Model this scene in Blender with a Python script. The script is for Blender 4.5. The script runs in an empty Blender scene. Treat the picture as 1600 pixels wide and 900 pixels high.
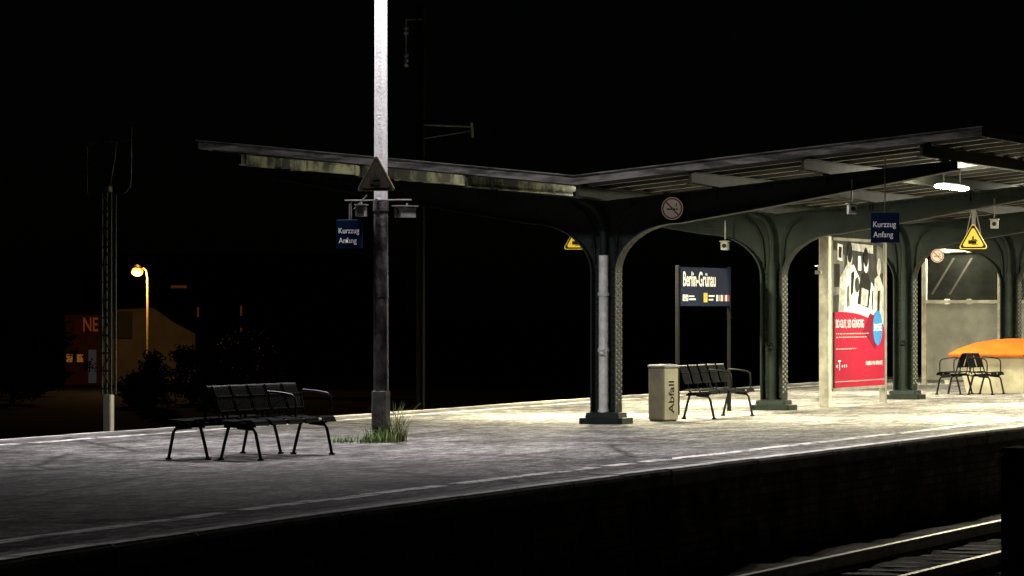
import bpy, math, random
from mathutils import Vector, Matrix
random.seed(7)
sc = bpy.context.scene
sc.view_settings.view_transform = 'Standard'
sc.view_settings.look = 'None'
sc.view_settings.exposure = 0
COL = sc.collection

# ------------------------------------------------------------ materials
def mat(name, c1, c2=None, scale=4.0, rough=0.6, metal=0.0, bump=0.0, bscale=40.0, stretch=(1,1,1), emit=None, estr=0.0, lo=0.35, hi=0.65, spec=.5):
    m = bpy.data.materials.new(name); m.use_nodes = True
    nt = m.node_tree; b = nt.nodes["Principled BSDF"]
    b.inputs["Roughness"].default_value = rough
    b.inputs["Metallic"].default_value = metal
    b.inputs["Specular IOR Level"].default_value = spec
    if c2 is None: c2 = tuple(x*0.75 for x in c1)
    tc = nt.nodes.new("ShaderNodeTexCoord"); mp = nt.nodes.new("ShaderNodeMapping")
    mp.inputs["Scale"].default_value = stretch
    nt.links.new(tc.outputs["Object"], mp.inputs["Vector"])
    n = nt.nodes.new("ShaderNodeTexNoise"); n.inputs["Scale"].default_value = scale; n.inputs["Detail"].default_value = 6
    n.inputs["Roughness"].default_value = 0.65
    nt.links.new(mp.outputs[0], n.inputs["Vector"])
    r = nt.nodes.new("ShaderNodeValToRGB")
    r.color_ramp.elements[0].position = lo; r.color_ramp.elements[1].position = hi
    r.color_ramp.elements[0].color = (*c2, 1); r.color_ramp.elements[1].color = (*c1, 1)
    nt.links.new(n.outputs["Fac"], r.inputs["Fac"]); nt.links.new(r.outputs[0], b.inputs["Base Color"])
    if bump:
        n2 = nt.nodes.new("ShaderNodeTexNoise"); n2.inputs["Scale"].default_value = bscale; n2.inputs["Detail"].default_value = 4
        nt.links.new(tc.outputs["Object"], n2.inputs["Vector"])
        bp = nt.nodes.new("ShaderNodeBump"); bp.inputs["Strength"].default_value = bump; bp.inputs["Distance"].default_value = 0.02
        nt.links.new(n2.outputs["Fac"], bp.inputs["Height"]); nt.links.new(bp.outputs[0], b.inputs["Normal"])
    if emit:
        b.inputs["Emission Color"].default_value = (*emit, 1); b.inputs["Emission Strength"].default_value = estr
    return m

def asphalt_mat():
    m = bpy.data.materials.new("platform_asphalt"); m.use_nodes = True
    nt = m.node_tree; N = nt.nodes; L = nt.links; b = N["Principled BSDF"]; b.inputs["Roughness"].default_value = 0.85
    b.inputs["Specular IOR Level"].default_value = 0.2
    tc = N.new("ShaderNodeTexCoord")
    def noise(s, d=6, st=(1,1,1), rg=.6, off=0):
        mp = N.new("ShaderNodeMapping"); mp.inputs["Scale"].default_value = st; mp.inputs["Location"].default_value = (off, off, 0); L.new(tc.outputs["Object"], mp.inputs[0])
        n = N.new("ShaderNodeTexNoise"); n.inputs["Scale"].default_value = s; n.inputs["Detail"].default_value = d; n.inputs["Roughness"].default_value = rg
        L.new(mp.outputs[0], n.inputs["Vector"]); return n
    def ramp(inp, a, ca, bb, cb):
        r = N.new("ShaderNodeValToRGB"); r.color_ramp.elements[0].position = a; r.color_ramp.elements[1].position = bb
        r.color_ramp.elements[0].color = (*ca, 1); r.color_ramp.elements[1].color = (*cb, 1); L.new(inp, r.inputs[0]); return r
    def mul(a, c, f=1.0):
        x = N.new("ShaderNodeMix"); x.data_type = 'RGBA'; x.blend_type = 'MULTIPLY'; x.inputs[0].default_value = f
        L.new(a, x.inputs[6]); L.new(c, x.inputs[7]); return x.outputs[2]
    base = ramp(noise(0.5, 10, (1, .5, 1), .72).outputs[0], .40, (.26, .248, .245), .58, (.56, .54, .52))
    mid = ramp(noise(1.6, 12, (1, .45, 1), .8, 7).outputs[0], .43, (.36, .36, .36), .55, (1, 1, 1))
    fine = ramp(noise(5, 8, (1, .35, 1), .9, 3).outputs[0], .44, (.22, .22, .22), .55, (1, 1, 1))
    grit = ramp(noise(11, 3, (1, .22, 1), .9, 5).outputs[0], .43, (.30, .30, .30), .55, (1, 1, 1))
    v = N.new("ShaderNodeTexVoronoi"); v.feature = 'DISTANCE_TO_EDGE'; v.inputs["Scale"].default_value = 0.30
    wn = noise(1.1, 8, off=2, rg=.7); mx = N.new("ShaderNodeMix"); mx.data_type = 'VECTOR'; mx.inputs[0].default_value = .25
    L.new(tc.outputs["Object"], mx.inputs[4]); L.new(wn.outputs["Color"], mx.inputs[5]); L.new(mx.outputs[1], v.inputs["Vector"])
    crack = ramp(v.outputs["Distance"], .0, (.08, .08, .08), .022, (1, 1, 1))
    sx = N.new("ShaderNodeSeparateXYZ"); L.new(tc.outputs["Object"], sx.inputs[0])
    cb = N.new("ShaderNodeCombineXYZ"); L.new(sx.outputs["Y"], cb.inputs[0]); L.new(sx.outputs["X"], cb.inputs[1])
    br = N.new("ShaderNodeTexBrick"); br.inputs["Scale"].default_value = 1; br.inputs["Brick Width"].default_value = 6.4; br.inputs["Row Height"].default_value = 3.1
    br.inputs["Mortar Size"].default_value = .03; br.inputs["Color1"].default_value = (1, 1, 1, 1); br.inputs["Color2"].default_value = (.80, .80, .80, 1); br.inputs["Mortar"].default_value = (.12, .12, .12, 1)
    L.new(cb.outputs[0], br.inputs["Vector"])
    c = mul(base.outputs[0], mid.outputs[0], .75); c = mul(c, fine.outputs[0], .85); c = mul(c, grit.outputs[0], .85); c = mul(c, crack.outputs[0], .85); c = mul(c, br.outputs["Color"], .85)
    L.new(c, b.inputs["Base Color"])
    bp = N.new("ShaderNodeBump"); bp.inputs["Strength"].default_value = 1.0; bp.inputs["Distance"].default_value = .04
    L.new(noise(7, 6, (1, .5, 1), .8).outputs[0], bp.inputs["Height"]); L.new(bp.outputs[0], b.inputs["Normal"])
    return m

def brick_mat():
    m = bpy.data.materials.new("old_brick"); m.use_nodes = True
    nt = m.node_tree; N = nt.nodes; L = nt.links; b = N["Principled BSDF"]; b.inputs["Roughness"].default_value = 0.9
    tc = N.new("ShaderNodeTexCoord"); sx = N.new("ShaderNodeSeparateXYZ"); L.new(tc.outputs["Object"], sx.inputs[0])
    cb = N.new("ShaderNodeCombineXYZ"); L.new(sx.outputs["Y"], cb.inputs[0]); L.new(sx.outputs["Z"], cb.inputs[1])
    br = N.new("ShaderNodeTexBrick"); br.inputs["Scale"].default_value = 1; br.inputs["Brick Width"].default_value = .30; br.inputs["Row Height"].default_value = .10
    br.inputs["Mortar Size"].default_value = .012; br.inputs["Color1"].default_value = (.34, .25, .18, 1); br.inputs["Color2"].default_value = (.14, .11, .085, 1); br.inputs["Mortar"].default_value = (.06, .052, .045, 1)
    L.new(cb.outputs[0], br.inputs["Vector"])
    n = N.new("ShaderNodeTexNoise"); n.inputs["Scale"].default_value = 1.3; n.inputs["Detail"].default_value = 10; n.inputs["Roughness"].default_value = .7; L.new(tc.outputs["Object"], n.inputs["Vector"])
    r = N.new("ShaderNodeValToRGB"); r.color_ramp.elements[0].position = .42; r.color_ramp.elements[0].color = (.16, .16, .16, 1); r.color_ramp.elements[1].position = .62
    L.new(n.outputs[0], r.inputs[0])
    x = N.new("ShaderNodeMix"); x.data_type = 'RGBA'; x.blend_type = 'MULTIPLY'; x.inputs[0].default_value = 1
    L.new(br.outputs["Color"], x.inputs[6]); L.new(r.outputs[0], x.inputs[7]); L.new(x.outputs[2], b.inputs["Base Color"])
    return m

def plank_mat():
    m = bpy.data.materials.new("roof_boarding"); m.use_nodes = True
    nt = m.node_tree; N = nt.nodes; L = nt.links; b = N["Principled BSDF"]; b.inputs["Roughness"].default_value = 0.7
    tc = N.new("ShaderNodeTexCoord"); sx = N.new("ShaderNodeSeparateXYZ"); L.new(tc.outputs["Object"], sx.inputs[0])
    cb = N.new("ShaderNodeCombineXYZ"); L.new(sx.outputs["X"], cb.inputs[0]); L.new(sx.outputs["Y"], cb.inputs[1])
    br = N.new("ShaderNodeTexBrick"); br.inputs["Scale"].default_value = 1; br.inputs["Brick Width"].default_value = 3.4; br.inputs["Row Height"].default_value = .9
    br.inputs["Mortar Size"].default_value = .07; br.inputs["Color1"].default_value = (.88, .86, .68, 1); br.inputs["Color2"].default_value = (.34, .34, .27, 1); br.inputs["Mortar"].default_value = (.02, .02, .02, 1)
    L.new(cb.outputs[0], br.inputs["Vector"])
    n = N.new("ShaderNodeTexNoise"); n.inputs["Scale"].default_value = 1.6; n.inputs["Detail"].default_value = 8; L.new(tc.outputs["Object"], n.inputs["Vector"])
    r = N.new("ShaderNodeValToRGB"); r.color_ramp.elements[0].position = .38; r.color_ramp.elements[0].color = (.40, .38, .28, 1); r.color_ramp.elements[1].position = .58
    L.new(n.outputs[0], r.inputs[0])
    x = N.new("ShaderNodeMix"); x.data_type = 'RGBA'; x.blend_type = 'MULTIPLY'; x.inputs[0].default_value = 1
    L.new(br.outputs["Color"], x.inputs[6]); L.new(r.outputs[0], x.inputs[7]); L.new(x.outputs[2], b.inputs["Base Color"])
    return m

M_asph = asphalt_mat(); M_brick = brick_mat(); M_plank = plank_mat()
M_cope = mat("coping_stone", (.32, .305, .29), (.12, .115, .11), 5.0, .85, bump=.5, stretch=(1, .4, 1), lo=.40, hi=.58)
M_line = mat("worn_line_paint", (.92, .90, .84), (.16, .155, .15), 4.0, .8, lo=.43, hi=.49, stretch=(1.5, .5, 1))
M_edge = mat("edge_line_paint", (.92, .90, .84), (.42, .40, .39), 5.0, .8, lo=.40, hi=.50, stretch=(2, .5, 1))
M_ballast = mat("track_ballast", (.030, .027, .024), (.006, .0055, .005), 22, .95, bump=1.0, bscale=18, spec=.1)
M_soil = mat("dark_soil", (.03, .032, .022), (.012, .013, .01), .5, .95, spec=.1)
M_green = mat("green_steel_paint", (.012, .019, .0155), (.006, .010, .008), 3.0, .6, bump=.25, bscale=25, spec=.16)
M_dgreen = mat("dark_beam_paint", (.035, .038, .03), (.016, .018, .014), 2.5, .6, spec=.15)
M_purlin = mat("patchy_purlin", (.21, .225, .16), (.02, .022, .018), 2.2, .8, lo=.45, hi=.60, spec=.2)  # patches of pale grey-green and near-black, left-wing purlins only
M_fascia = mat("fascia_sheet", (.22, .21, .20), (.05, .048, .046), 2.5, .7, stretch=(.8, .8, 5), spec=.2, lo=.4, hi=.6)
M_galv = mat("galvanised_steel", (.78, .77, .77), (.48, .47, .47), 6, .42, metal=.3, bump=.3, bscale=30, stretch=(1, 1, .25))
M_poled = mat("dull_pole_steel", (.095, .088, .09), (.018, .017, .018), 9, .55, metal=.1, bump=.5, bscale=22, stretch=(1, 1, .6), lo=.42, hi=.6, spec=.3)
M_poleb = mat("pole_sleeve", (.15, .14, .14), (.04, .038, .04), 8, .7, spec=.2)
M_lamppole = mat("pale_lamp_pole", (.6, .5, .2), None, 4, .6)
M_zinc = mat("zinc_pipe", (.66, .68, .64), (.42, .44, .42), 9, .45, metal=.1)
M_blk = mat("black_coated_wire", (.004, .0045, .0055), (.0025, .003, .0035), 10, .8, spec=.04)
M_blkr = mat("black_tube_frame", (.005, .0055, .007), None, 10, .45, spec=.22)
M_black = mat("black_plastic", (.008, .008, .009), None, 10, .7, spec=.15)
M_navy = mat("navy_enamel", (.0035, .009, .036), (.0025, .007, .028), 1.2, .6, spec=.05)
M_white = mat("white_lettering", (.88, .88, .88), (.80, .80, .80), 3, .6)
M_dim = mat("yellowed_white_enamel", (.55, .54, .46), (.45, .44, .38), 3, .7, spec=.2)
M_yellow = mat("yellow_sign_face", (.66, .48, .03), (.58, .42, .03), 3, .5)
M_ydark = mat("painted_shade_sign_face", (.035, .027, .017), (.014, .012, .009), 5, .8, spec=.1)  # sign yellow darkened in colour to stand in for a back-lit face
M_ybord = mat("painted_shade_sign_border", (.14, .11, .04), (.05, .04, .02), 5, .8, spec=.1)  # yellow rim, with the same back-lit shade put into its colour
M_red = mat("red_sign_ring", (.36, .035, .03), None, 3, .45)
M_orange = mat("orange_lid", (.44, .095, .010), (.28, .06, .008), 2.0, .75, bump=.3, bscale=8, spec=.1)
M_cream = mat("cream_concrete", (.56, .52, .38), (.36, .33, .24), 2.5, .7, bump=.2)
M_bin = mat("beige_bin_paint", (.36, .335, .245), (.24, .225, .165), 4, .6, spec=.3)
M_frame = mat("light_grey_frame", (.60, .58, .48), (.36, .345, .29), 3.5, .6, lo=.4, hi=.6)
M_frame2 = mat("darker_grey_frame", (.20, .195, .17), (.12, .117, .10), 2.5, .6, spec=.2)
M_panel = mat("greyed_panel", (.34, .33, .28), (.20, .195, .17), 1.5, .6)
M_greyb = mat("grey_fitting", (.28, .28, .26), (.17, .17, .16), 6, .5)
M_magenta = mat("magenta_poster_print", (.27, .006, .028), (.21, .005, .022), 1.0, .8, spec=.1)
M_mag2 = mat("dark_magenta_print", (.14, .003, .018), None, 1.0, .8, spec=.1)
M_blue = mat("blue_poster_print", (.03, .17, .42), None, 1.0, .8, spec=.1)
def grey(v): return mat("print_grey_%02d" % int(v*100), (v, v, v*.96), (v*.55, v*.55, v*.53), 5.0, .8, lo=.42, hi=.58, spec=.1)
G = {k: grey(k) for k in (.01, .035, .12, .36, .72)}
M_glass = mat("dark_glazing", (.05, .055, .05), (.015, .017, .015), 1.2, .15)
M_rail = mat("rail_steel", (.30, .28, .25), (.12, .11, .10), 4, .5, metal=.8)
M_sleep = mat("sleeper_concrete", (.045, .042, .04), (.02, .019, .018), 3, .9, spec=.1)
M_blade = mat("grass_blade", (.15, .25, .04), (.07, .12, .025), 8, .7)
M_dry = mat("dry_grass_blade", (.22, .24, .08), (.12, .14, .05), 8, .8)
M_leaf = mat("dark_leaves", (.05, .06, .03), (.025, .032, .016), 3, .8)
M_bark = mat("bark", (.05, .04, .03), None, 6, .9)
M_dark = mat("blackened_steel", (.008, .008, .008), None, 6, .9, spec=.05)
M_mastd = mat("dark_mast_steel", (.030, .033, .028), (.015, .017, .014), 6, .7, spec=.15)
M_tube = mat("lit_tube", (.9, .9, .85), None, 1, .5, emit=(1, .93, .72), estr=260)
M_sodium = mat("sodium_glass", (.9, .6, .2), None, 1, .5, emit=(1, .34, .03), estr=2.0)
M_head = mat("mast_lamp_glass", (.9, .9, .9), None, 1, .5, emit=(1, .95, 1), estr=12)
M_winw = mat("lit_window_warm", (.2, .1, .04), (.06, .03, .01), 4.5, .5, emit=(1, .36, .10), estr=.14)
M_winf = mat("dim_far_window", (.1, .05, .02), (.03, .02, .01), 2.5, .5, emit=(1, .30, .08), estr=.04)
M_winc = mat("dim_glass_door", (.06, .06, .06), (.02, .02, .02), 6.5, .5, emit=(.7, .7, .8), estr=.02)
M_terra = mat("rust_render", (.16, .045, .033), (.09, .026, .02), .8, .9)
M_hall = mat("grey_brown_render", (.40, .36, .29), (.28, .25, .20), .6, .9)
M_roofd = mat("dark_roofing", (.02, .02, .02), None, 2, .9, spec=.1)
M_nelet = mat("red_orange_letter", (.75, .22, .10), None, 2, .5, emit=(1, .22, .08), estr=.05)
M_shop = mat("dark_shop_sign", (.05, .045, .03), None, 2, .5)

# ------------------------------------------------------------ mesh builder
class MB:
    def __init__(s): s.v = []; s.f = []; s.m = []
    def add(s, vs, fs, mi=0):
        o = len(s.v); s.v += [tuple(v) for v in vs]
        for f in fs: s.f.append(tuple(i+o for i in f)); s.m.append(mi)
    def box(s, x0, x1, y0, y1, z0, z1, mi=0):
        vs = [(x, y, z) for z in (z0, z1) for y in (y0, y1) for x in (x0, x1)]
        s.add(vs, [(0,2,3,1),(4,5,7,6),(0,1,5,4),(2,6,7,3),(0,4,6,2),(1,3,7,5)], mi)
    def bbox(s, x0, x1, y0, y1, z0, z1, b=.01, mi=0):
        def ring(i, z): 
            return [(x0+i+b,y0+i,z),(x1-i-b,y0+i,z),(x1-i,y0+i+b,z),(x1-i,y1-i-b,z),(x1-i-b,y1-i,z),(x0+i+b,y1-i,z),(x0+i,y1-i-b,z),(x0+i,y0+i+b,z)]
        s.loft([ring(0,z0), ring(0,z1-b), ring(b,z1)], mi)
    def loft(s, rings, mi=0, cap=True):
        n = len(rings[0]); vs = [p for r in rings for p in r]; fs = []
        for k in range(len(rings)-1):
            for i in range(n):
                j = (i+1) % n; fs.append((k*n+i, k*n+j, (k+1)*n+j, (k+1)*n+i))
        if cap: fs.append(tuple(reversed(range(n)))); fs.append(tuple((len(rings)-1)*n+i for i in range(n)))
        s.add(vs, fs, mi)
    def tube(s, pts, r, n=10, mi=0, radii=None):
        pts = [Vector(p) for p in pts]; rings = []
        up = Vector((0, 0, 1)); prev = None
        for i, p in enumerate(pts):
            d = ((pts[min(i+1, len(pts)-1)] - pts[max(i-1, 0)])).normalized()
            if prev is None:
                a = d.cross(up) if abs(d.dot(up)) < .95 else d.cross(Vector((1, 0, 0)))
            else: a = prev - d*prev.dot(d)
            a.normalize(); prev = a; b = d.cross(a); rr = radii[i] if radii else r
            rings.append([tuple(p + a*rr*math.cos(t*2*math.pi/n) + b*rr*math.sin(t*2*math.pi/n)) for t in range(n)])
        s.loft(rings, mi)
    def prism(s, poly, y0, y1, mi=0):
        n = len(poly); vs = [(x, y0, z) for x, z in poly] + [(x, y1, z) for x, z in poly]
        fs = [tuple(range(n)), tuple(reversed(range(n, 2*n)))]
        for i in range(n): j = (i+1) % n; fs.append((i, i+n, j+n, j))
        s.add(vs, fs, mi)
    def ribbon(s, pts, y0, y1, t, mi=0):
        P = [Vector((p[0], p[1])) for p in pts]; off = []
        for i, p in enumerate(P):
            d = (P[min(i+1, len(P)-1)] - P[max(i-1, 0)]).normalized(); off.append(p + Vector((-d.y, d.x))*t)
        s.loft([[(p.x, y0, p.y), (p.x, y1, p.y), (o.x, y1, o.y), (o.x, y0, o.y)] for p, o in zip(P, off)], mi)
    def disc(s, cx, y, cz, r, n=28, mi=0, t=.004):
        s.prism([(cx + r*math.cos(i*2*math.pi/n), cz + r*math.sin(i*2*math.pi/n)) for i in range(n)], y, y+t, mi)
    def build(s, name, mats, parent=None, loc=(0, 0, 0), rz=0, smooth=False):
        me = bpy.data.meshes.new(name); me.from_pydata(s.v, [], s.f)
        if not isinstance(mats, (list, tuple)): mats = [mats]
        for m in mats: me.materials.append(m)
        for p, mi in zip(me.polygons, s.m): p.material_index = mi; p.use_smooth = smooth
        import bmesh
        bm = bmesh.new(); bm.from_mesh(me); bmesh.ops.recalc_face_normals(bm, faces=bm.faces); bm.to_mesh(me); bm.free()
        if smooth:
            try: me.set_sharp_from_angle(angle=math.radians(40))
            except Exception: pass
        o = bpy.data.objects.new(name, me); o.location = loc; o.rotation_euler = (0, 0, rz); COL.objects.link(o)
        if parent: o.parent = parent
        return o

def empty(name, loc, rz=0, label=None, cat=None, group=None):
    o = bpy.data.objects.new(name, None); o.empty_display_size = .2; o.location = loc; o.rotation_euler = (0, 0, rz); COL.objects.link(o)
    tag(o, label, cat, group); return o
def tag(o, label=None, cat=None, group=None, kind=None):
    if label: o["label"] = label
    if cat: o["category"] = cat
    if group: o["group"] = group
    if kind: o["kind"] = kind
    return o
def dup(root, loc, rz=None, label=None, parent=None):
    def rec(o, par):
        c = o.copy(); COL.objects.link(c)
        c.parent = par
        for ch in [x for x in kids if x.parent == o]: rec(ch, c)
        return c
    kids = list(bpy.data.objects)
    c = rec(root, parent); c.location = loc
    if rz is not None: c.rotation_euler = (0, 0, rz)
    if label: c["label"] = label
    return c

def text(body, x, z, w, h, y, parent, material, name="lettering", rot=False, off=.014):
    cu = bpy.data.curves.new("txt", 'FONT'); cu.body = body; cu.size = 1; cu.extrude = 0; cu.offset = off
    o = bpy.data.objects.new("txt", cu); COL.objects.link(o)
    dg = bpy.context.evaluated_depsgraph_get(); me = bpy.data.meshes.new_from_object(o.evaluated_get(dg))
    bpy.data.objects.remove(o)
    vs = [v.co.copy() for v in me.vertices]
    x0 = min(v.x for v in vs); x1 = max(v.x for v in vs); y0 = min(v.y for v in vs); y1 = max(v.y for v in vs)
    for v in me.vertices:
        a = (v.co.x-x0)/(x1-x0); b = (v.co.y-y0)/(y1-y0)
        if rot: a, b = 1-b, a
        v.co = Vector((x + a*w, y, z + b*h))
    me.materials.clear(); me.materials.append(material)
    t = bpy.data.objects.new(name, me); COL.objects.link(t); t.parent = parent
    return t

# ------------------------------------------------------------ world, camera
w = bpy.data.worlds.new("World"); sc.world = w; w.use_nodes = True
nt = w.node_tree; bg = nt.nodes["Background"]
sky = nt.nodes.new("ShaderNodeTexSky"); sky.sky_type = 'NISHITA'; sky.sun_disc = False
sky.sun_elevation = math.radians(25); sky.sun_rotation = math.radians(200)
nt.links.new(sky.outputs[0], bg.inputs[0]); bg.inputs[1].default_value = 0.00010

cam = bpy.data.cameras.new("camera"); co = bpy.data.objects.new("camera", cam); COL.objects.link(co)
cam.lens = 135; cam.sensor_width = 36; cam.clip_end = 3000; cam.clip_start = .5
co.location = (18.73, -52.7, 1.65); co.rotation_euler = (math.radians(90.334), 0, math.radians(20.97)); sc.camera = co

# ------------------------------------------------------------ ground, platform
def near(y): return 6.05 + 0.002*max(0, -14-y)**2 if y > -45 else 6.05+.002*31**2
def far(y): return -5.2 - 0.033*max(-45, min(y, 60))
g = MB(); xs = [-1500, -300, -60, -24, -17, -13, 0, 13, 40, 300, 1500]; zs = [-2.6, -2.6, -2.6, -2.4, -1.3, -1.12, -1.12, -1.12, -1.2, -1.3, -1.3]
ys = [-1500, -300, -60, 0, 60, 300, 1500]
g.add([(x, y, z) for y in ys for x, z in zip(xs, zs)], [(j*11+i, j*11+i+1, (j+1)*11+i+1, (j+1)*11+i) for j in range(6) for i in range(10)])
tag(g.build("ground", M_soil), kind="structure")
Y0, Y1 = -60, 90
ysl = [Y0 + i*1.5 for i in range(int((Y1-Y0)/1.5)+1)]
def strip(fa, fb, z0, z1, name, material, kind="structure"):
    b = MB(); b.loft([[(fa(y), y, z0), (fb(y), y, z0), (fb(y), y, z1), (fa(y), y, z1)] for y in ysl])
    return tag(b.build(name, material), kind=kind)
strip(lambda y: far(y)+.36, lambda y: near(y)-.36, -.25, 0, "platform", M_asph)
def copings(f0, sgn, name):
    b = MB(); p = MB(); y = Y0
    while y < Y1:
        e = min(y+1.49, Y1); dz = random.uniform(-.005, .005); dx = random.uniform(-.012, .012)
        xa, xb = f0(y)+dx, f0(e)+dx
        i = sgn*.355; c = sgn*.02
        z1 = .006+dz
        b.loft([[(xx, yy, -.16), (xx, yy, z1-.02), (xx+c, yy, z1), (xx+i, yy, z1), (xx+i, yy, -.16)] for xx, yy in ((xa, y), (xb, e-.012))])
        q = sgn*random.uniform(.11, .16)
        p.add([(xa+c, y, z1+.004), (xa+c+q, y, z1+.004), (xb+c+q, e-.012, z1+.004), (xb+c, e-.012, z1+.004)], [(0, 1, 2, 3)])
        p.add([(xa+sgn*-.0035, y, z1-.055), (xa+sgn*-.0035, y, z1-.02), (xb+sgn*-.0035, e-.012, z1-.02), (xb+sgn*-.0035, e-.012, z1-.055)], [(0, 1, 2, 3)])
        y += 1.5
    tag(p.build("platform_edge_line", M_edge), kind="structure")
    return tag(b.build(name, M_cope), kind="structure")
copings(near, -1, "platform_coping"); copings(far, 1, "platform_coping")
strip(lambda y: near(y)-.34, lambda y: near(y)-.03, -1.15, -.17, "platform_wall", M_brick)
strip(lambda y: far(y)+.03, lambda y: far(y)+.34, -1.15, -.17, "platform_wall", M_brick)
def paint(fa, fb, name):
    b = MB(); y = Y0
    while y < Y1:
        e = y + random.uniform(.6, 2.2); j = random.uniform(-.03, .03)
        b.add([(fa(y)+j, y, .004), (fb(y)+j, y, .004), (fb(e)+j, e, .004), (fa(e)+j, e, .004)], [(0, 1, 2, 3)])
        y = e + random.choice([0, .05, .2, .4])
    return tag(b.build(name, M_line), kind="structure")
paint(lambda y: near(y)-1.0, lambda y: near(y)-.82, "platform_safety_line")
paint(lambda y: far(y)+1.0, lambda y: far(y)+.82, "platform_safety_line")
for xa, xb in ((6.3, 16.5), (-13, -6.2)):
    b = MB(); nx = int((xb-xa)/.35); ny = 240
    vs = [(xa+(xb-xa)*i/nx, -50+j*.5, -1.05+random.uniform(-.035, .035)) for j in range(ny) for i in range(nx+1)]
    b.add(vs, [(j*(nx+1)+i, j*(nx+1)+i+1, (j+1)*(nx+1)+i+1, (j+1)*(nx+1)+i) for j in range(ny-1) for i in range(nx)])
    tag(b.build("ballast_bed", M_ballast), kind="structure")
def track(x, label):
    e = empty("railway_track", (x, 0, -1.05), 0, label, "railway track", "parallel railway tracks")
    for s in (-.7175, .7175):
        b = MB()
        prof = [(-.07, 0), (.07, 0), (.07, .015), (.012, .035), (.012, .12), (.036, .13), (.036, .165), (-.036, .165), (-.036, .13), (-.012, .12), (-.012, .035), (-.07, .015)]
        b.prism([(a+s, c) for a, c in prof], -50, 75); b.build("rail", M_rail, e)
    b = MB()
    for k in range(200): b.box(-1.25, 1.25, -50+k*.62-.12, -50+k*.62+.12, -.05, .002)
    o = b.build("sleepers", M_sleep, e); o["kind"] = "stuff"
track(8.35, "steel rails on concrete sleepers beside the brick platform wall")
track(13.0, "steel rails on dark ballast in front of the platform")
track(-9.0, "unlit steel rails behind the platform")

# ------------------------------------------------------------ canopy
can = empty("platform_canopy", (0, 0, 0), 0, "long butterfly platform canopy on green riveted steel columns", "canopy")
YE, YF = -1.3, 38.0
def roofz(x): return 3.51 + .1017*abs(x)
b = MB()
for sg in (-1, 1):
    ny = int((YF-YE)/.05)
    X = [0.0, 2.95*sg, 5.9*sg]
    vs = []
    for j in range(ny+1):
        y = YE + (YF-YE)*j/ny; ph = (y*1.1111) % 1.0
        dz = -.06 if ph < .16 else (-.02 if .5 < ph < .58 else 0.0)
        for x in X: vs.append((x, y, roofz(x)-.03+dz))
    b.add(vs, [(j*3+i, j*3+i+1, (j+1)*3+i+1, (j+1)*3+i) for j in range(ny) for i in range(2)])
    b.add([(0, YE, 3.53), (5.9*sg, YE, roofz(5.9)+.02), (5.9*sg, YF, roofz(5.9)+.02), (0, YF, 3.53)], [(0, 1, 2, 3)])
roof = b.build("roof", M_plank, can)
b = MB()
for sg in (-1, 1):
    for ya, yb in ((YE-.03, YE-.003), (YF+.003, YF+.03)):
        b.prism([(0, 3.44), (5.93*sg, roofz(5.93)-.065), (5.93*sg, roofz(5.93)+.045), (0, 3.56)], ya, yb)
        b.prism([(0, 3.561), (5.95*sg, roofz(5.95)+.046), (5.95*sg, roofz(5.95)+.06), (0, 3.575)], ya-.05, yb+.02)
    b.box(min(5.935*sg, 5.905*sg), max(5.935*sg, 5.905*sg), YE, YF, roofz(5.9)-.08, roofz(5.9)+.04)
b.build("fascia", M_fascia, roof)
for x in (0, 1.7, 3.35, 5.05, -1.7, -3.35, -5.25):
    b = MB(); zt = roofz(x)-.095; hh = .14
    b.box(x-.02, x+.02, YE+.06, YF-.05, zt-hh, zt-.002)
    b.box(x-.055, x+.055, YE+.06, YF-.05, zt-hh-.02, zt-hh-.001)
    b.box(x-.055, x+.055, YE+.06, YF-.05, zt, zt+.012)
    if x < -5:
        y = YE+.06
        while y < YF-1:
            e = y+random.uniform(1.2, 2.6); b.box(x+.058, x+.075, y, e-.03, zt-hh-.035+random.uniform(-.01, .02), zt-.01); y = e
    b.build("purlin", M_purlin if x < 0 else M_dgreen, can)

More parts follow.
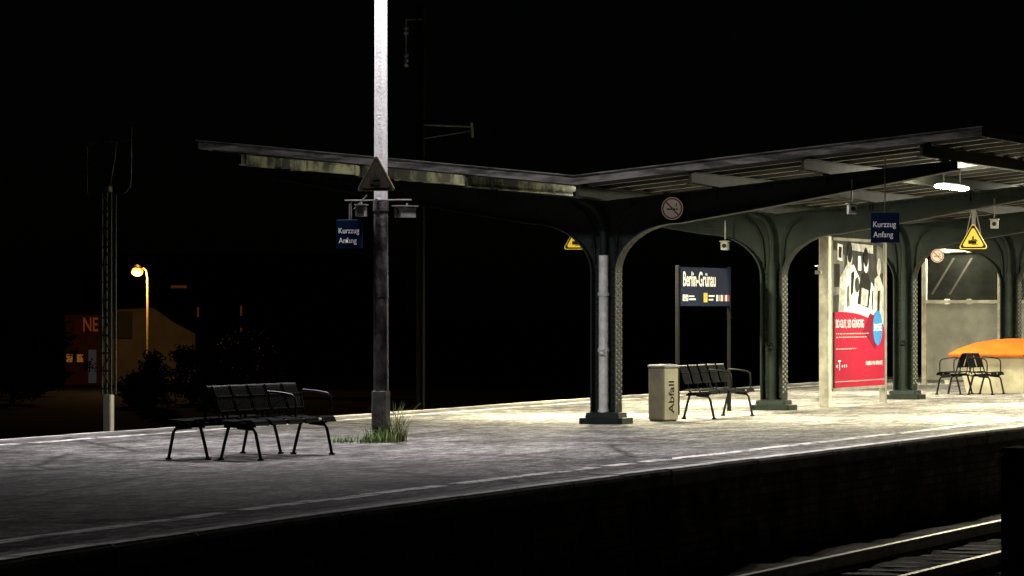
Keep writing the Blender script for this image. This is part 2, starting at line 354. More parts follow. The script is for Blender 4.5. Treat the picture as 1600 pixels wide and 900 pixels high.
def arc(x0, z0, x1, z1, n=12):
    return [(x1-(x1-x0)*math.cos(t*math.pi/2/n), z0+(z1-z0)*math.sin(t*math.pi/2/n)) for t in range(n+1)]
def column():
    b = MB(); h = .17
    right = [(h, .12), (h, 1.2)] + arc(h, 2.20, 1.15, 2.93) + [(2.5, 3.15), (5.25, 3.64)]
    half = right + [(5.25, 3.745), (0, 3.22)]
    b.prism([(x, z) for x, z in half] + [(0, .12)], -.012, .012)
    b.prism([(-x, z) for x, z in half] + [(0, .12)], -.0119, .0121)
    b.ribbon(right, -.15, .15, -.022); b.ribbon([(-x, z) for x, z in right], -.15, .15, .022)
    b.ribbon([(0, 3.22), (5.26, 3.745)], -.11, .11, .02); b.ribbon([(0, 3.22), (-5.26, 3.745)], -.11, .11, -.02)
    for sg in (-1, 1):
        b.tube([(sg*.16, -.05, 2.35), (sg*.17, -.05, 2.6), (sg*.2, -.05, 2.85), (sg*.3, -.05, 3.05), (sg*.5, -.05, 3.2)], .02, 6)
        for xx in (1.7, 3.35, 5.05):
            zt = 3.22+.1*xx; b.box(sg*xx-.05, sg*xx+.05, -.09, .09, zt+.022, zt+.05)
            b.box(sg*xx-.008, sg*xx+.008, -.1, .1, zt-.12, zt-.001)
    def rivet(p, axis):
        x, y, z = p; r = .019
        if axis == 'y': b.add([(x-r, y, z-r), (x+r, y, z-r), (x+r, y, z+r), (x-r, y, z+r), (x, y-.016, z)], [(0, 1, 4), (1, 2, 4), (2, 3, 4), (3, 0, 4)])
        else:
            d = .022 if axis == 'x' else -.018
            b.add([(x, y-r, z-r), (x, y+r, z-r), (x, y+r, z+r), (x, y-r, z+r), (x+d, y, z)], [(0, 1, 4), (1, 2, 4), (2, 3, 4), (3, 0, 4)], 1 if axis == 'x' else 0)  # right-flange rivets get a pale colour in place of light on them
    z = .3
    while z < 2.2:
        for yy in (-.11, 0, .11): rivet((h+.023, yy, z + (.04 if yy == 0 else 0)), 'x')
        for yy in (-.11, .11): rivet((-h-.023, yy, z), '-x')
        z += .085
    for i in range(34):
        x = .9+i*.125; zz = 3.22+.1*x-.035
        for sg in (-1, 1): rivet((sg*x, -.0125, zz), 'y')
    for sg in (-1, 1):
        b.box(min(sg*.09, sg*.148), max(sg*.09, sg*.148), -.035, -.013, .2, 2.3)
        z = .3
        while z < 2.3: rivet((sg*.12, -.0355, z), 'y'); z += .085
    c = b.build("column", [M_green, M_panel], can)
    b = MB()
    def ring(ax, ay, z): 
        k = .03; return [(-ax+k,-ay,z),(ax-k,-ay,z),(ax,-ay+k,z),(ax,ay-k,z),(ax-k,ay,z),(-ax+k,ay,z),(-ax,ay-k,z),(-ax,-ay+k,z)]
    b.loft([ring(.33, .27, 0), ring(.33, .27, .085), ring(.32, .26, .09), ring(.26, .22, .092), ring(.25, .21, .16), ring(.205, .18, .175)])
    b.build("column_base", M_green, c)
    return c
col = column()
def pipe(c, m_low, m_up):
    b = MB()
    b.tube([(0, -.11, .1), (0, -.11, 2.45)], .072, 14, 0)
    for z in (.16, 1.05, 1.86): b.tube([(0, -.11, z), (0, -.11, z+.05)], .086, 14, 0)
    b.tube([(0, -.20, 1.0), (0, -.17, 1.05), (0, -.20, 1.10)], .045, 10, 0)
    b.build("drainpipe", m_low, c, smooth=True)
    b = MB()
    b.tube([(0, -.11, 2.44), (0, -.11, 2.75), (-.015, -.115, 2.9), (-.06, -.12, 3.05), (-.14, -.14, 3.16), (-.26, -.16, 3.23), (-.38, -.18, 3.27), (-.40, -.18, 3.38)], .055, 12)
    b.build("gutter_elbow", m_up, c, smooth=True)
P = 8.3
cols = [col]
for k in range(1, 5):
    c = col.copy(); COL.objects.link(c); c.location = (0, P*k, 0)
    for ch in [x for x in bpy.data.objects if x.parent == col]:
        cc = ch.copy(); COL.objects.link(cc); cc.parent = c
    cols.append(c)
for k, c in enumerate(cols): pipe(c, M_zinc if k == 0 else M_green, M_green)

# canopy luminaires
def luminaire():
    e = empty("ceiling_lamp", (4.1, 4.15, 3.52), 0, "lit white fluorescent lamp hung under the canopy roof", "lamp", "fluorescent lamps under the canopy")
    b = MB(); b.bbox(-.03, .03, -.70, .70, .036, .06, .008)
    for y in (-.5, .5): b.tube([(0, y, .06), (0, y, .34)], .006, 6)
    b.build("lamp_housing", M_dark, e)
    b = MB(); b.tube([(0, -.72, 0), (0, -.68, 0), (0, .68, 0), (0, .72, 0)], .06, 12, radii=[.03, .055, .055, .03])
    for v in range(len(b.v)): x, y, z = b.v[v]; b.v[v] = (x*1.8, y, z*.62)
    b.build("diffuser", M_tube, e, smooth=True); return e
lum = luminaire()
def arealight(x, y, z, power, color, sx=.2, sy=1.4):
    l = bpy.data.lights.new("canopy_light", 'AREA'); l.shape = 'RECTANGLE'; l.size = sx; l.size_y = sy; l.energy = power; l.color = color
    o = bpy.data.objects.new("canopy_light", l); o.location = (x, y, z); COL.objects.link(o)
WC = (1, .91, .60)
arealight(4.1, 4.15, 3.475, 900, WC)
for x, y, z, pw in ((3.6, 12.45, 3.5, 950), (3.6, 20.75, 3.5, 500), (3.6, 29.05, 3.5, 350), (-1.5, 4.15, 3.23, 1050), (-2.2, 12.45, 3.50, 1150), (-2.2, 20.75, 3.50, 750), (-2.2, 29.9, 3.5, 350)):
    dup(lum, (x, y, z)); arealight(x, y, z-.045, pw, WC)

# ------------------------------------------------------------ lighting mast
PY = -8.25; PX = -.07
def build_mast(py, power, label):
    mast = empty("lighting_mast", (PX, py, 0), 0, label, "lamp post", "tall platform lighting masts")
    b = MB(); b.tube([(0, 0, 3.02), (0, 0, 5.2), (0, 0, 8.0)], .09, 20, radii=[.086, .080, .070]); b.build("upper_pole", M_galv, mast, smooth=True)
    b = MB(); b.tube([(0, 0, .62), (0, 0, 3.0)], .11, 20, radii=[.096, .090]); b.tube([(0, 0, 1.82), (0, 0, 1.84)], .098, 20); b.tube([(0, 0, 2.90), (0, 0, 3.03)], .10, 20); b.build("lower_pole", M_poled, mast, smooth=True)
    b = MB(); b.bbox(-.098, .098, -.098, .098, 0, .66, .03); b.box(-.05, .05, -.105, -.0985, .2, .5); b.build("pole_sleeve", M_poleb, mast)
    b = MB()
    for sg in (-1, 1): b.tube([(0, 0, 7.6), (sg*.3, -.1, 7.78), (sg*.9, -.45, 7.85)], .035, 8)
    b.build("lamp_arm", M_galv, mast, smooth=True)
    for sg in (-1, 1):
        b = MB(); b.bbox(sg*1.2-.35, sg*1.2+.35, -.7, -.4, 7.78, 7.92, .03); b.build("lamp_head", M_greyb, mast)
        b = MB(); b.box(sg*1.2-.3, sg*1.2+.3, -.66, -.44, 7.765, 7.778); b.build("lamp_glass", M_head, mast)
        l = bpy.data.lights.new("mast_light", 'SPOT'); l.energy = power; l.spot_size = math.radians(152); l.spot_blend = .85; l.shadow_soft_size = .15; l.color = (1, .945, .985)
        lo_ = bpy.data.objects.new("mast_light", l); lo_.location = (PX+sg*1.2, py-.55, 7.7); COL.objects.link(lo_)
    return mast
mast = build_mast(PY, 2700, "tall grey steel lighting mast with weeds at its foot")
build_mast(-37.0, 750, "added unseen lighting mast brightening the near platform end")  # extra mast out of view, added to brighten the near platform
b = MB(); b.tube([(-.43, -.15, 3.03), (.48, -.15, 3.03)], .010, 8); b.tube([(0, -.16, 3.03), (0, 0, 3.03)], .02, 8); b.tube([(-.12, -.15, 3.10), (-.30, -.15, 2.92)], .010, 8); b.tube([(-.34, -.15, 3.025), (-.34, -.15, 2.8)], .008, 6); b.build("cross_bracket", M_poleb, mast)

def speaker(loc, rz, label):
    e = empty("platform_camera", loc, rz, label, "camera", "small grey cameras and loudspeakers on the platform")
    b = MB(); b.bbox(-.06, .06, -.16, .10, -.1, .035, .012); b.box(-.075, .075, -.19, .12, .037, .05); b.build("camera_housing", M_greyb, e)
    b = MB(); b.tube([(0, -.161, -.03), (0, -.185, -.03)], .035, 12); b.build("lens", M_black, e)
    b = MB(); b.tube([(0, 0, .05), (0, 0, .26)], .012, 8); b.build("mounting_rod", M_greyb, e)
    return e
def rodscale(e, s):
    for ch in [x for x in bpy.data.objects if x.parent == e and x.name.startswith("mounting")]: ch.scale = (1, 1, s)
sp = speaker((PX-.20, PY-.15, 2.93), .3, "small grey camera on the lighting mast bracket"); rodscale(sp, .3)
dup(sp, (PX+.42, PY-.15, 2.91), -.5)
s3 = dup(sp, (3.72, -.05, 3.12), .4, "small grey camera hanging from the canopy beam"); rodscale(s3, 1.5)
dup(s3, (3.75, P-.05, 3.08), .2); dup(s3, (-.75, P*1-.3, 2.75), .2, "small grey camera under the canopy")

def short_sign(loc, w_, h_, rod, label):
    e = empty("stop_sign", loc, 0, label, "sign", "blue short train stop signs")
    b = MB(); b.bbox(-w_/2, w_/2, -.015, .015, 0, h_, .006); b.build("sign_board", M_navy, e)
    text("Kurzzug", -w_*.40, h_*.46, w_*.80, h_*.25, -.018, e, M_white, off=.005); text("Anfang", -w_*.40, h_*.12, w_*.70, h_*.25, -.018, e, M_white, off=.005)
    b = MB(); b.tube([(0, 0, h_), (0, 0, h_+rod)], .010, 8); b.build("hanging_rod", M_poleb, e)
short_sign((PX-.36, PY-.16, 2.43), .35, .36, .2, "navy blue sign hanging from the lighting mast bracket")
short_sign((4.33, -.5, 2.60), .41, .42, .80, "navy blue sign hanging from the canopy roof")

def warn(loc, label, rod=.0, face=None, border=None, s=1.0):
    e = empty("warning_sign", loc, 0, label, "sign", "triangular warning signs")
    def tri(b, r, y0, y1):
        pts = []
        for k in range(3):
            a = math.pi/2 + k*2*math.pi/3
            cx, cz = (r-.03)*math.cos(a), (r-.03)*math.sin(a)
            for d in (-.9, -.3, .3, .9): pts.append((cx+.03*math.cos(a+d), cz+.03*math.sin(a+d)))
        b.prism(pts, y0, y1)
    fm = face or M_yellow
    b = MB(); tri(b, .28*s, -.01, .01); b.build("sign_board", border or fm, e)
    b = MB(); tri(b, .258*s, -.0135, -.0105); b.build("sign_border", M_black, e)
    b = MB(); tri(b, .205*s, -.0165, -.014); b.build("sign_face", fm, e)
    b = MB(); b.box(-.08, .055, -.0205, -.017, -.065, -.005); b.box(-.025, .08, -.022, -.0206, -.08, -.07); b.prism([(-.04, .005), (.05, .015), (.08, -.025), (.065, -.025), (.045, .0), (-.04, -.004)], -.024, -.0225); b.box(-.015, .012, -.0205, -.017, .01, .06)
    b.build("pictogram", M_black, e)
    if rod:
        b = MB(); b.tube([(-.12, .02, .1), (-.03, .02, rod)], .008, 6); b.tube([(.12, .02, .1), (.03, .02, rod)], .008, 6); b.box(-.03, .03, .012, .03, .1, rod); b.build("hanging_bracket", M_frame2, e)
    return e
warn((PX, PY-.15, 3.30), "dark warning triangle with painted-in shade on the lighting mast", 0, M_ydark, M_ybord)
warn((3.45, P-.25, 2.79), "yellow warning triangle hanging under the canopy", .5, s=.92)
warn((-3.38, P-.25, 2.82), "yellow warning triangle under the far canopy wing", .5, s=.92)

def nosmoke(loc, r, label, base):
    e = empty("prohibition_sign", loc, 0, label, "sign", "round no smoking signs")
    b = MB(); b.disc(0, 0, 0, r); b.build("sign_board", base, e)
    b = MB(); n = 32
    for i in range(n):
        a0 = i*2*math.pi/n; a1 = (i+1)*2*math.pi/n
        b.prism([(r*.92*math.cos(a0), r*.92*math.sin(a0)), (r*.92*math.cos(a1), r*.92*math.sin(a1)), (r*.80*math.cos(a1), r*.80*math.sin(a1)), (r*.80*math.cos(a0), r*.80*math.sin(a0))], -.004, -.001)
    k = r*.56; d = r*.045; b.prism([(-k-d, k-d), (-k+d, k+d), (k+d, -k+d), (k-d, -k-d)], -.006, -.0045); b.build("red_ring", M_red, e)
    b = MB(); b.box(-.5*r, .3*r, -.0025, -.0005, -.12*r, .0*r); b.box(.36*r, .5*r, -.0025, -.0005, -.12*r, .0*r)
    b.prism([(.3*r, .15*r), (.38*r, .15*r), (.46*r, .45*r), (.38*r, .45*r)], -.0025, -.0005); b.build("pictogram", M_black, e)
nosmoke((1.07, -.165, 3.12), .165, "round no smoking sign on the green canopy beam", M_white)
nosmoke((.66, P*2-.17, 2.66), .125, "round no smoking sign beside a green column", M_dim)

# ------------------------------------------------------------ benches
def bench_parts(e, n, pitch, sg):
    W = pitch-.085; L = n*pitch
    for i in range(n):
        yc = -L/2 + pitch*(i+.5)
        prof = [(.13, .445), (.20, .43), (.30, .425), (.42, .435), (.50, .44), (.535, .425), (.545, .39)]
        b = MB(); k = 10
        for j in range(k):
            y0 = yc-W/2 + W*j/k; b.ribbon([(sg*x, z) for x, z in prof], y0, y0+W/k*.8, .008*sg)
        for x, z in (prof[0], prof[3], prof[-1]): b.tube([(sg*x, yc-W/2, z), (sg*x, yc+W/2, z)], .012, 6)
        b.build("seat", M_blk, e)
        bp = [(.135, .54), (.12, .60), (.09, .70), (.06, .78), (.04, .80), (.015, .795)]
        b = MB()
        for j in range(9):
            y0 = yc-W/2 + W*j/9; b.ribbon([(sg*x, z) for x, z in bp], y0, y0+W/9*.66, .007*sg)
        for x, z in (bp[0], bp[2]): b.tube([(sg*x, yc-W/2, z), (sg*x, yc+W/2, z)], .012, 6)
        b.tube([(sg*.035, yc-W/2, .805), (sg*.035, yc+W/2, .805)], .014, 8, 1)
        b.build("backrest", [M_blk, M_blkr], e)
    b = MB(); b.box(min(sg*.2, sg*.26), max(sg*.2, sg*.26), -L/2, L/2, .365, .405)
    for i in range(n):
        yc = -L/2+pitch*(i+.5); b.tube([(sg*.21, yc, .38), (sg*.14, yc, .43), (sg*.125, yc, .56)], .011, 6)
    b.build("crossbeam", M_blk, e)
    ends = (-L/2+.18, L/2-.18) if n > 2 else (-L/2+.1, L/2-.1)
    for yy in ends:
        b = MB()
        b.tube([(sg*.17, yy, .36), (sg*.12, yy, .18), (sg*.08, yy, .012)], .019, 8); b.tube([(sg*.28, yy, .36), (sg*.47, yy, .345), (sg*.50, yy, .30), (sg*.56, yy, .012)], .019, 8)
        b.tube([(sg*.12, yy, .37), (sg*.5, yy, .38)], .016, 8)
        for x in (.08, .56): b.tube([(sg*x, yy, 0), (sg*x, yy, .022)], .036, 10)
        b.build("leg", M_blkr, e, smooth=True)
    for yy in ((.35*pitch, L/2) if n > 2 else (-L/2, L/2)):
        b = MB()
        b.tube([(sg*.17, yy, .40), (sg*.13, yy, .5), (sg*.08, yy, .70), (sg*.12, yy, .735), (sg*.3, yy, .72), (sg*.42, yy, .70), (sg*.465, yy, .66), (sg*.475, yy, .58), (sg*.47, yy, .42)], .013, 8)
        b.build("armrest", M_blkr, e, smooth=True)
e = empty("bench", (.53, -13.4, 0), 0, "black wire double-sided bench alone on the open platform", "bench", "black wire platform benches")
bench_parts(e, 5, .46, 1); bench_parts(e, 5, .46, -1)
e = empty("bench", (.22, 3.65, 0), 0, "black wire bench beside the waste bin under the canopy", "bench", "black wire platform benches")
bench_parts(e, 5, .46, 1)
e = empty("bench", (.13, 21.0, 0), 0, "short black wire bench in front of the orange-lidded box", "bench", "black wire platform benches")
bench_parts(e, 2, .55, 1); bench_parts(e, 2, .55, -1)

# ------------------------------------------------------------ waste bin
e = empty("waste_bin", (.37, 1.5, 0), math.radians(-25), "square beige waste bin beside the black wire bench", "waste bin")
b = MB(); b.bbox(-.165, .165, -.165, .165, .03, .80, .02); b.box(-.14, .14, -.14, .14, 0, .03); b.build("bin_body", M_bin, e)
b = MB(); b.bbox(-.175, .175, -.175, .175, .803, .845, .02); b.box(-.10, .10, -.169, -.1655, .66, .76); b.build("bin_lid", M_greyb, e)
t = text("Abfall", -.06, .12, .12, .48, -.1672, e, M_black, rot=True); t.rotation_euler = (0, 0, math.pi/2)

# ------------------------------------------------------------ station name sign
e = empty("station_sign", (-.5, 6.1, 0), math.pi/2, "navy station name sign on two dark posts", "sign")
b = MB(); b.bbox(-1.3, 1.3, -.04, .04, 1.72, 2.34, .008); b.build("sign_board", M_navy, e)
for x in (-1.33, 1.33):
    b = MB(); b.bbox(x-.025, x+.025, -.03, .03, 0, 2.36, .008); b.build("post", M_dark, e)
text("Berlin-Grünau", -1.18, 2.03, 1.66, .24, -.043, e, M_white, off=.02)
for k in range(6):
    b = MB(); x0 = .52+k*.12; b.box(x0, x0+.09, -.044, -.0405, 1.80, 1.90); b.build("symbol", M_white if k in (0, 2, 4) else (M_red if k % 2 and k > 1 else M_greyb), e)
for x0, x1, z0, z1 in ((-1.2, -1.08, 1.80, 1.90), (-1.05, -.93, 1.80, 1.90), (-.88, -.55, 1.815, 1.84), (-.88, -.62, 1.865, 1.885), (.12, .42, 1.87, 1.895), (.12, .36, 1.81, 1.835)):
    b = MB(); b.box(x0, x1, -.044, -.0405, z0, z1); b.build("symbol", M_white, e)
b = MB(); b.box(-.14, .06, -.044, -.0405, 1.78, 1.93); b.build("orange_symbol", M_yellow, e)
text("S", -1.17, 1.815, .06, .07, -.0455, e, M_navy); text("H", -1.02, 1.815, .06, .07, -.0455, e, M_navy)

# ------------------------------------------------------------ billboard
e = empty("billboard", (.35, 12.2, 0), math.pi/2, "large advertising poster board on light grey posts", "billboard")
b = MB(); b.bbox(-1.66, 1.66, .0, .08, .27, 2.90, .01); b.build("poster_board", M_frame2, e)
for x, wd, y0, y1, mm in ((-1.82, .09, -.012, .16, M_frame), (1.74, .05, -.02, .10, M_frame2)):
    b = MB(); b.bbox(x-wd, x+wd, y0, y1, 0, 2.92, .01); b.build("post", mm, e)
for z0, z1 in ((.27, .32), (2.85, 2.9)):
    b = MB(); b.box(-1.68, 1.68, -.03, -.002, z0, z1); b.build("poster_frame", M_frame2, e)
b = MB(); y = -.003
b.prism([(-1.6, 1.55), (1.6, 1.30), (1.6, 2.85), (-1.6, 2.85)], y-.001, y, 1)
shapes = [
 ([(-1.6, 1.9), (-1.0, 1.95), (-.9, 2.6), (-1.6, 2.7)], 2), ([(-1.55, 2.05), (-1.2, 2.05), (-1.2, 2.45), (-1.55, 2.45)], 0),
 ([(-1.35, 2.52), (-1.05, 2.50), (-1.02, 2.78), (-1.33, 2.8)], 4), ([(-1.28, 2.56), (-1.1, 2.55), (-1.08, 2.74), (-1.27, 2.75)], 0),
 ([(-1.3, 1.55), (-.9, 1.6), (-.5, 2.3), (-.75, 2.45), (-1.2, 2.2)], 3), ([(-.95, 1.6), (-.1, 1.7), (.05, 2.2), (-.35, 2.45), (-.75, 2.35), (-.9, 1.9)], 4),
 ([(-.2, 1.6), (.6, 1.5), (.75, 2.1), (.55, 2.35), (.2, 2.3), (0, 2.0)], 0), ([(.55, 1.5), (1.0, 1.45), (1.05, 2.0), (.8, 2.15)], 4),
 ([(.95, 1.45), (1.6, 1.4), (1.6, 2.05), (1.3, 2.3), (1.0, 2.2)], 3), ([(1.1, 2.35), (1.6, 2.3), (1.6, 2.75), (1.15, 2.8)], 2),
 ([(-.5, 2.7), (.9, 2.65), (.9, 2.8), (-.5, 2.82)], 3), ([(-1.0, 1.62), (.9, 1.48), (1.2, 1.62), (-.6, 1.82)], 4), ([(.1, 1.75), (.5, 1.72), (.6, 2.0), (.15, 2.05)], 3),
 ([(-.55, 1.9), (-.4, 1.95), (-.3, 2.35), (-.5, 2.3)], 0), ([(-.8, 1.7), (-.6, 1.72), (-.62, 2.1), (-.78, 2.05)], 2), ([(.78, 1.65), (.86, 1.65), (.92, 2.0), (.84, 2.0)], 0),
 ([(1.15, 1.5), (1.3, 1.5), (1.35, 2.0), (1.2, 2.0)], 0), ([(-.1, 2.35), (.12, 2.35), (.1, 2.6), (-.08, 2.6)], 4)]
for k, (p, mi) in enumerate(shapes): b.prism(p, y-.002-.0006*k, y-.0017-.0006*k, mi)
for k, (cx, cz, r, mi) in enumerate(((-.62, 2.56, .17, 3), (-.62, 2.66, .16, 0), (.42, 2.48, .15, 4), (.40, 2.58, .15, 0), (1.25, 2.42, .14, 3), (-.15, 2.1, .12, 1))):
    b.prism([(cx+r*math.cos(i*.393), cz+r*1.15*math.sin(i*.393)) for i in range(16)], y-.0145-.001*k, y-.014-.001*k, mi)
b.build("photo_print", [G[.01], G[.035], G[.12], G[.36], G[.72]], e)
b = MB(); cur = [(-1.6 + 3.2*i/14, 1.62 - .02*i + .10*math.sin(i/14*math.pi)) for i in range(15)]
b.prism([(-1.6, .32)] + [(1.6, .32)] + list(reversed(cur)), -.0265, -.0255)
b.build("print_panel", M_magenta, e)
b = MB(); b.prism([(.15, 1.28), (.65, 1.60), (1.35, 1.5), (1.0, .95)], -.0275, -.027); b.build("print_wedge", M_mag2, e)
b = MB(); b.disc(1.13, -.0315, 1.34, .31, 32, t=.003); b.build("price_disc", M_blue, e)
text("SO GUT, SO GÜNSTIG", -1.52, 1.33, 1.75, .19, -.0285, e, M_white, off=.0)
text("39,95€", .88, 1.27, .50, .15, -.033, e, M_white, off=0)
b = MB()
for r_, wdt in ((1.24, 2.05), (1.18, 1.9), (.98, 1.25)):
    x = -1.5
    while x < -1.5+wdt:
        l_ = random.uniform(.05, .13); b.box(x, x+l_, -.0286, -.0276, r_, r_+.013); x += l_+.05
b.build("small_print", M_dim, e)
text("T", -1.38, .62, .16, .17, -.0285, e, M_white, off=0)
for i in range(4):
    b = MB(); x0 = -1.14+i*.13 if i < 3 else -1.47; b.box(x0, x0+.035, -.0286, -.0276, .67, .71); b.build("logo_dot", M_white, e)
b = MB(); b.box(-1.58, 1.58, -.0286, -.0276, .42, .427); b.build("print_rule", M_dim, e)
text("ERLEBEN, WAS VERBINDET.", .38, .68, 1.1, .075, -.0285, e, M_white, off=0)
br = empty("bracket_fitting", (.40, 9.55, 2.38), 0, "small grey bracket fitting beside the billboard post", "bracket")
b = MB(); b.tube([(-.14, .3, .02), (0, 0, .02), (0, 0, -.06)], .012, 6); b.bbox(-.05, .05, -.05, .05, -.12, -.06, .01); b.build("fitting_body", M_greyb, br)

# ------------------------------------------------------------ grit box and shelter
e = empty("grit_box", (.62, 23.0, 0), 0, "cream concrete grit box with orange hipped lid", "grit box")
b = MB()
def rg(a, c, z): return [(-a, -c, z), (a, -c, z), (a, c, z), (-a, c, z)]
b.loft([rg(.92, .6, 0), rg(1.08, .7, .72)]); b.build("box_body", M_cream, e)
b = MB(); b.loft([rg(1.24, .82, .722), rg(1.25, .83, .77), rg(1.10, .70, .87), rg(.80, .50, .99), rg(.45, .28, 1.06), rg(.18, .10, 1.085)]); b.build("lid", M_orange, e)
e = empty("glazed_shelter", (-.6, 29.5, 0), 0, "glazed stairway shelter with white panels and light frames", "shelter")
b = MB(); 
for x in (-2.45, -.75, .95, 2.65): b.box(x-.05, x+.05, -.05, .05, 0, 3.0)
b.box(-2.4, 2.6, -.045, .045, 2.93, 3.0); b.box(-2.4, 2.6, -.045, .045, 1.80, 1.88)
for yy in (2, 4): 
    b.box(-2.5, -2.4, yy-.05, yy+.05, 0, 3.0); b.box(2.6, 2.7, yy-.05, yy+.05, 0, 3.0)
b.build("shelter_frame", M_frame, e)
for x0, x1 in ((-2.39, -.81), (-.69, .89), (1.01, 2.59)):
    b = MB(); b.box(x0, x1, -.03, .03, .12, 1.79); b.build("lower_panel", M_panel, e)
for y0, y1 in ((.06, 1.94), (2.06, 3.94)):
    b = MB(); b.box(2.63, 2.66, y0, y1, .12, 1.8); b.build("lower_panel", M_panel, e)
for x0, x1 in ((-2.37, -.83), (-.67, .87), (1.03, 2.57)):
    b = MB(); b.prism([(x0, 1.9), (x1, 1.9), (x1, 2.75), (x1-.2, 2.91), (x0+.2, 2.91), (x0, 2.75)], -.02, -.01); b.build("window_pane", M_glass, e)
for k, x0 in enumerate((-2.3, -1.9, -.5)):
    b = MB(); b.prism([(x0, 2.0), (x0+.05, 2.0), (x0+.55, 2.8), (x0+.5, 2.8)], -.024, -.021); b.build("painted_reflection", M_frame2, e)  # slanted strips stand in for diagonal reflections on the glazing

# ------------------------------------------------------------ weeds
def weeds(cx, cy, n, rad, h, name, m, label):
    b = MB()
    for i in range(n):
        a = random.uniform(0, 2*math.pi); r = rad*random.random()**.7
        x = cx+r*math.cos(a); y = cy+r*math.sin(a)*1.6; hh = h*random.uniform(.35, 1); ln = random.uniform(.1, .8)*hh; d = random.uniform(0, 2*math.pi); wv = random.uniform(.003, .008)
        px, py = -math.sin(d)*wv, math.cos(d)*wv; vs = []
        for k in range(4):
            t = k/3; q = 1-t*.85; vs += [(x+math.cos(d)*ln*t*t+px*q, y+math.sin(d)*ln*t*t+py*q, hh*(t-.25*t*t*ln/hh)), (x+math.cos(d)*ln*t*t-px*q, y+math.sin(d)*ln*t*t-py*q, hh*(t-.25*t*t*ln/hh))]
        b.add(vs, [(0, 1, 3, 2), (2, 3, 5, 4), (4, 5, 7, 6)])
    o = b.build(name, m); tag(o, label, "weeds", None, "stuff"); return o
weeds(PX+.1, PY-.15, 260, .24, .24, "weed_patch", M_blade, "green weeds growing around the mast foot")
weeds(PX-.25, PY-.2, 180, .35, .11, "weed_patch", M_blade, "green weeds growing around the mast foot")
weeds(PX+.22, PY+.0, 100, .12, .58, "dry_grass", M_dry, "tall dry grass blades beside the mast")
weeds(5.12, -12.4, 18, .07, .05, "weed_patch", M_blade, "tiny weeds in a platform joint")

# ------------------------------------------------------------ signal mast
e = empty("lattice_mast", (-9.0, 1.8, -1.1), 0, "dark lattice mast on a pale concrete footing", "mast")
b = MB(); b.bbox(-.07, .07, -.07, .07, 0, 1.42, .015); b.build("footing", M_panel, e)
b = MB()
for x in (-.08, .08):
    for y in (-.08, .08): b.box(x-.016, x+.016, y-.016, y+.016, 1.42, 4.62)
for i in range(11):
    z = 1.5+i*.28; sg = 1 if i % 2 else -1; b.prism([(-.07*sg, z), (.07*sg, z+.26), (.07*sg, z+.31), (-.07*sg, z+.05)], -.075, -.065); b.box(-.07, .07, -.09, -.08, z, z+.03)
b.build("lattice", M_mastd, e)
b = MB(); b.tube([(0, 0, 4.6), (.28, 0, 4.6), (.38, 0, 4.7), (.40, 0, 5.0), (.40, 0, 5.65)], .012, 6); b.tube([(0, 0, 5.42), (.40, 0, 5.44)], .016, 6); b.tube([(0, 0, 4.6), (.1, 0, 5.1), (.14, 0, 5.42)], .008, 6)
b.tube([(-.38, 0, 4.6), (-.38, 0, 5.35), (-.2, 0, 5.42), (0, 0, 5.42)], .006, 6); b.bbox(-.06, .06, -.1, .02, 4.62, 4.72, .01); b.build("bracket", M_poled, e)
# catenary mast
e = empty("catenary_mast", (-10.6, 18.7, -1.1), 0, "dark overhead line mast with pale bracket arm", "mast")
b = MB(); b.box(-.06, .06, -.01, .01, 0, 8.9); b.box(-.07, -.06, -.06, .06, 0, 8.9); b.box(.06, .07, -.06, .06, 0, 8.9); b.build("post", M_dark, e)
b = MB(); b.tube([(.05, 0, 6.48), (1.1, 0, 6.42)], .02, 6); b.tube([(.05, 0, 6.2), (1.1, 0, 6.34)], .01, 6); b.tube([(1.1, 0, 6.5), (1.12, 0, 6.2)], .03, 6); b.build("bracket_arm", M_greyb, e)
b = MB(); b.tube([(-.32, 0, 7.7), (-.32, 0, 8.6)], .012, 6)
for z in (7.65, 7.75, 7.85, 8.3, 8.4): b.tube([(-.32, 0, z), (-.32, 0, z+.05)], .05, 8)
b.tube([(-.32, 0, 8.6), (.05, 0, 8.6)], .02, 6); b.build("insulator", M_greyb, e)

# ------------------------------------------------------------ utility cabinet
e = empty("utility_cabinet", (11.90, -22.6, -1.1), 0, "black trackside utility cabinet on the ballast", "cabinet")
b = MB(); b.bbox(-.45, .45, -.3, .3, .08, 1.62, .03); b.box(-.48, .48, -.33, .33, 0, .08); b.build("cabinet_body", M_dark, e)
b = MB(); b.bbox(-.46, .46, -.31, .31, 1.623, 1.66, .02); b.build("cabinet_roof", M_dark, e)
b = MB(); b.box(-.4, -.01, -.306, -.302, .15, 1.55); b.box(.01, .4, -.306, -.302, .15, 1.55); b.tube([(.05, -.32, .85), (.05, -.32, .98)], .012, 6); b.build("door", M_dark, e)

# ------------------------------------------------------------ distant shop, lamp and trees
A = math.radians(20.97)
shop = empty("shop_building", (-79.2, 145.4, -2.6), A, "low shop with grey-brown gabled hall and rust-red entrance wall", "building")
b = MB(); b.prism([(-2.9, 0), (2.4, 0), (2.4, 2.9), (1.2, 3.55), (0, 4.4), (-2.0, 4.3), (-2.9, 3.9)], 0, 9); b.build("hall_wall", M_hall, shop)
b = MB(); b.prism([(-3.0, 3.92), (-2.0, 4.32), (0, 4.42), (1.2, 3.57), (2.5, 2.9), (2.5, 3.02), (1.2, 3.72), (0.02, 4.58), (-2.02, 4.46), (-3.0, 4.06)], -.3, 9.2); b.build("roof", M_roofd, shop)
b = MB(); b.box(-5.0, -2.95, -.6, 8, 0, 4.0); b.build("entrance_wall", M_terra, shop)
b = MB(); b.box(-2.85, -1.2, -.25, -.06, 2.65, 4.2); b.build("sign_board", M_shop, shop)
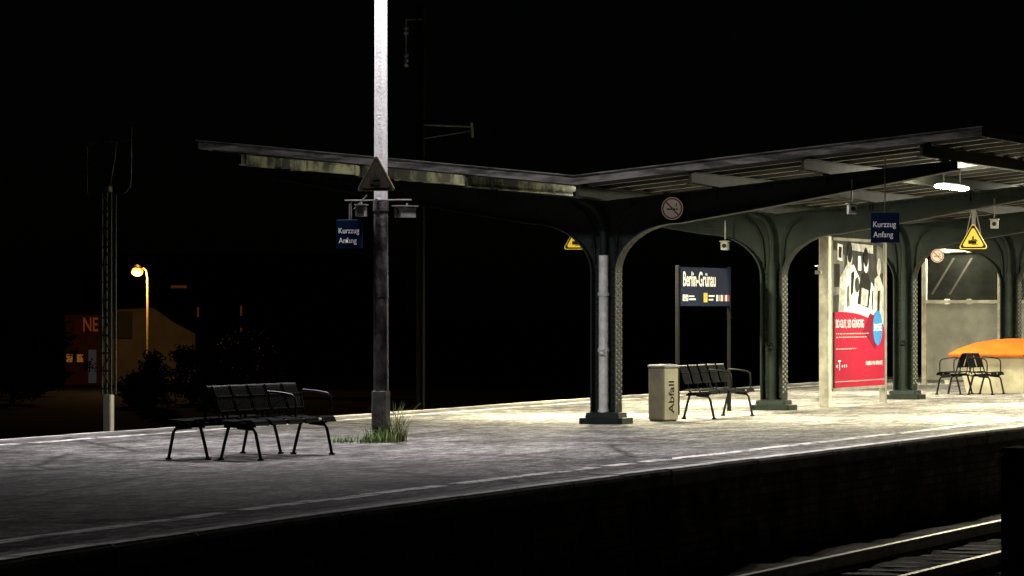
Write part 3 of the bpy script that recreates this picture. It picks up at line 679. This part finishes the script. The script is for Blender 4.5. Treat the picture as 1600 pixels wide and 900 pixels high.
text("NE", -3.95, 3.05, .85, .80, -.63, shop, M_nelet)
b = MB(); b.box(-3.65, -3.2, -.66, -.61, .1, 2.0); b.box(-3.45, -3.42, -.68, -.661, .1, 2.0); b.build("shop_door", M_winc, shop)
for x in (-4.9, -4.3):
    b = MB(); b.box(x, x+.34, -.66, -.61, 1.3, 1.75); b.box(x+.16, x+.19, -.68, -.661, 1.3, 1.75); b.build("window", M_winw, shop)
lampp = empty("street_lamp", (-71.0, 127.2, -2.6), A, "lit orange sodium street lamp on slender pole", "street lamp")
b = MB(); b.tube([(.42, 0, 0), (.42, 0, 4.5), (.40, 0, 6.0), (.34, 0, 6.33), (.2, 0, 6.45), (-.05, 0, 6.45)], .06, 8, radii=[.08, .06, .05, .04, .04, .04]); b.build("lamp_pole", M_lamppole, lampp, smooth=True)
b = MB(); b.tube([(-.33, 0, 6.48), (-.08, 0, 6.56), (.07, 0, 6.53)], .1, 8, radii=[.04, .13, .06]); b.build("lamp_housing", M_greyb, lampp, smooth=True)
b = MB(); b.tube([(-.12, 0, 6.04), (-.12, 0, 6.12), (-.12, 0, 6.27), (-.12, 0, 6.44)], .12, 14, radii=[.12, .26, .32, .24]); b.build("lamp_glass", M_sodium, lampp, smooth=True)
l = bpy.data.lights.new("sodium_light", 'POINT'); l.energy = 850; l.color = (1, .52, .16); l.shadow_soft_size = .15
o = bpy.data.objects.new("sodium_light", l); o.location = (-71.0+.05, 126.6, 3.40); COL.objects.link(o)

def tree(px, z, h, r, conic, seed):
    random.seed(seed); u = (px-800)/6000
    X = 18.73+z*(.934*u-.358); Yy = -52.7+z*(.934+.358*u)
    e = empty("tree", (X, Yy, -2.6), 0, "dark conifer near the shop" if conic else "dark leafy tree near the shop", "tree", "trees behind the station")
    b = MB(); b.tube([(0, 0, 0), (.05, 0, h*.4), (-.03, 0, h*.95)], .1, 8, radii=[.14, .09, .02])
    for k in range(12):
        a = random.uniform(0, 6.28); zz = h*(.2+.06*k); rr = r*(1-zz/h if conic else .7); b.tube([(0, 0, zz), (rr*.9*math.cos(a), rr*.9*math.sin(a), zz+rr*.35)], .03, 5)
    b.build("trunk", M_bark, e); b = MB()
    cl = [(random.uniform(0, 6.28), random.uniform(.12, 1)) for _ in range(46)]
    for a, t in cl:
        zz = h*t; rr = r*((1.05-t) if conic else math.sin(min(1, t*1.1)*2.6)*.95+.1)*random.uniform(.4, 1); cx, cy = rr*math.cos(a), rr*math.sin(a)
        for _ in range(45):
            p = Vector((cx, cy, zz))+Vector((random.gauss(0, .2), random.gauss(0, .2), random.gauss(0, .13))); q = Vector((random.uniform(-1, 1), random.uniform(-1, 1), random.uniform(-1, 1))).normalized()*.09; s_ = q.orthogonal().normalized()*.05
            b.add([p-q, p+s_, p+q, p-s_], [(0, 1, 2, 3)])
    b.build("crown", M_leaf, e)
for a in ((238, 165, 2.3, .95, True, 1), (300, 175, 2.4, 1.2, False, 2), (345, 180, 2.2, 1.4, False, 3), (215, 170, 1.3, .8, False, 4), (60, 190, 3.6, 2.6, False, 5), (385, 190, 3.2, 1.6, False, 6), (20, 175, 2.4, 2.2, False, 8)):
    tree(*a)
e = empty("apartment_block", (-104, 215, -2.6), A, "dark distant apartment block with a few lit windows", "building")
b = MB(); b.box(-14, 10, 0, 10, 0, 6.5); b.prism([(-14.5, 6.5), (10.5, 6.5), (7, 8.6), (-11, 8.6)], -.5, 10.5); b.build("wall", M_roofd, e)
for x, z, w_, h_ in ((-7.3, 6.0, 1.2, .16), (-5.3, 3.8, .14, .7), (-2.0, 3.9, .14, .7), (-2.0, 2.5, .14, .5)):
    b = MB(); b.box(x, x+w_, -.1, -.02, z, z+h_); b.box(x-.03, x+w_+.03, -.12, -.021, z-.05, z-.005); b.build("window", M_winf, e)
